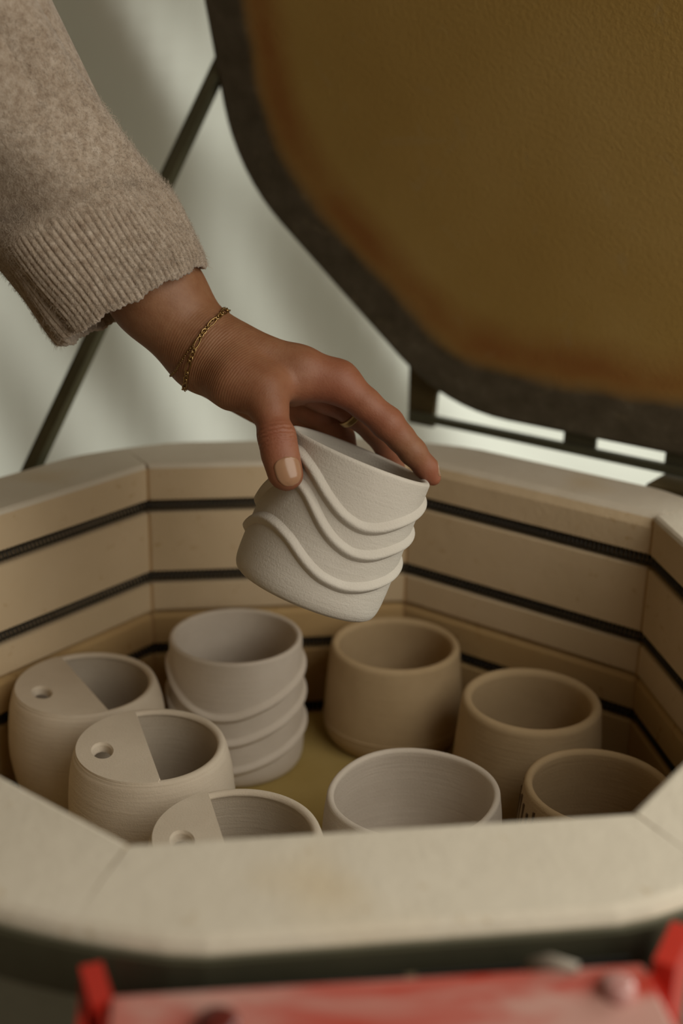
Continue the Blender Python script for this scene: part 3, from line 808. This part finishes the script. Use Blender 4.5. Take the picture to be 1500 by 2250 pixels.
fb = link('wool_fibres', fibres(20000), plain('wool_fibre', (.50, .42, .34), .9), sleeve); fb['kind'] = 'stuff'

# ------------------------------------------------------------------ jewellery
def wrist_loop(front, back, clear, n):
    """closed path lying on the wrist; front and back are pixel polylines"""
    pts = []
    for x, y in spline(front, 10):
        a = camloc(x, y, .60); d = camloc(x, y, .70) - a; d /= np.linalg.norm(d)
        h_ = march_in(a, d, 700, .0002)
        if h_ is not None: pts.append(h_ - d * clear)
    for x, y in spline(back, 10):
        a = camloc(x, y, .78); d = camloc(x, y, .66) - a; d /= np.linalg.norm(d)
        h_ = march_in(a, d, 800, .0002)
        if h_ is not None: pts.append(h_ - d * clear)
    P = np.array(pts)
    for _ in range(12): P = .5 * P + .25 * (np.roll(P, 1, 0) + np.roll(P, -1, 0))
    # push back onto the skin
    for _ in range(4):
        dd = sdf_hand(P); g = np.stack([(sdf_hand(P + np.eye(3)[q] * .0005) - dd) / .0005 for q in range(3)], 1)
        P = P - g * (dd - clear)[:, None]
    return P
def resample(P, sp):
    Q = np.concatenate([P, P[:1]]); L = np.concatenate([[0], np.cumsum(np.linalg.norm(np.diff(Q, axis=0), axis=1))]); n = int(round(L[-1] / sp))
    s = np.arange(n) * L[-1] / n; return np.stack([np.interp(s, L, Q[:, q]) for q in range(3)], 1), L[-1]
def link_mesh(a, b, r):
    return mesh('link', *tube([(a * math.cos(t), b * math.sin(t), 0) for t in np.linspace(0, 2 * math.pi, 17)[:-1]], r, 6, True))
P = wrist_loop([(503, 683), (482, 695), (448, 728), (426, 770), (412, 815), (408, 845), (409, 862)], [(412, 850), (430, 800), (455, 750), (485, 705), (497, 690)], .0009, 0)
brace = empty('bracelet', tuple(to_world(P.mean(0))))
tag(brace, 'gold figaro chain bracelet around the wrist, with long and short links', 'bracelet')
W = to_world(P); off = to_world(P.mean(0))
short, long_ = link_mesh(.00165, .0011, .00036), link_mesh(.0038, .0012, .00036)
Q, tot = resample(W, .0005); 
Tn = np.roll(Q, -1, 0) - np.roll(Q, 1, 0); Tn /= np.linalg.norm(Tn, axis=1)[:, None]
cen = Q.mean(0); pos = 0; i = 0
while pos < tot - .003:
    lg = (i % 4 == 3); step = .0062 if lg else .0026
    k = int((pos + step / 2) / tot * len(Q)) % len(Q)
    t = Tn[k]; out = Q[k] - cen; out -= (out @ t) * t; out /= np.linalg.norm(out); b = np.cross(out, t)
    tw = .5 if i % 2 else -.5
    nn = math.cos(tw) * out + math.sin(tw) * b; bb = np.cross(nn, t)
    mm = Matrix.Identity(4)
    for q in range(3): mm[q][0] = t[q]; mm[q][1] = bb[q]; mm[q][2] = nn[q]; mm[q][3] = Q[k][q] - off[q]
    o = link('chain_link', long_ if lg else short, GOLD, brace); o.matrix_local = mm
    pos += step; i += 1
P2 = wrist_loop([(486, 690), (470, 702), (440, 736), (412, 775), (392, 805), (383, 822)], [(386, 818), (405, 780), (435, 735), (465, 700), (480, 692)], .0006, 0)
Q, tot = resample(to_world(P2), .0013)
Tn = np.roll(Q, -1, 0) - np.roll(Q, 1, 0); Tn /= np.linalg.norm(Tn, axis=1)[:, None]; cen = Q.mean(0); parts = []
for k in range(len(Q)):
    t = Tn[k]; out = Q[k] - cen; out -= (out @ t) * t; out /= np.linalg.norm(out); b = np.cross(out, t)
    nn = out if k % 2 else b
    bb = np.cross(nn, t)
    parts.append(tube([Q[k] + .00085 * math.cos(a) * t + .00055 * math.sin(a) * bb for a in np.linspace(0, 2 * math.pi, 9)[:-1]], .0002, 4, True))
fc = link('fine_chain', mesh('fine_chain', *join(parts)), GOLD); tag(fc, 'thin fine gold chain on the wrist, just behind the thicker bracelet', 'bracelet')
# ring on the middle finger
ra, rb = MIDDLE[0][0][0], MIDDLE[0][1][0]; rcn = ra + (rb - ra) * .93; raxis = (rb - ra) / np.linalg.norm(rb - ra)
u = np.cross(raxis, np.array([0, 0, 1.])); u /= np.linalg.norm(u); v = np.cross(raxis, u)
V = []; nr = 64
for j in range(nr):
    a = 2 * math.pi * j / nr; dr = u * math.cos(a) + v * math.sin(a)
    hit = march_in(rcn + dr * .018, -dr, 160, .0001, lambda P_: chain(np.asarray(P_, np.float32), MIDDLE, .003)); r0 = np.linalg.norm(hit - rcn)
    for (dx, dr_) in ((-.0021, -.0003), (-.0021, .0009), (-.0012, .0014), (.0012, .0014), (.0021, .0009), (.0021, -.0003)):
        V.append(rcn + raxis * dx + dr * (r0 + dr_))
rg = link('ring', mesh('ring', to_world(np.array(V)), grid_faces(nr, 6, True, True), smooth=False, fix=True), GOLD)
tag(rg, 'wide gold band ring on a finger beneath the index finger', 'ring')
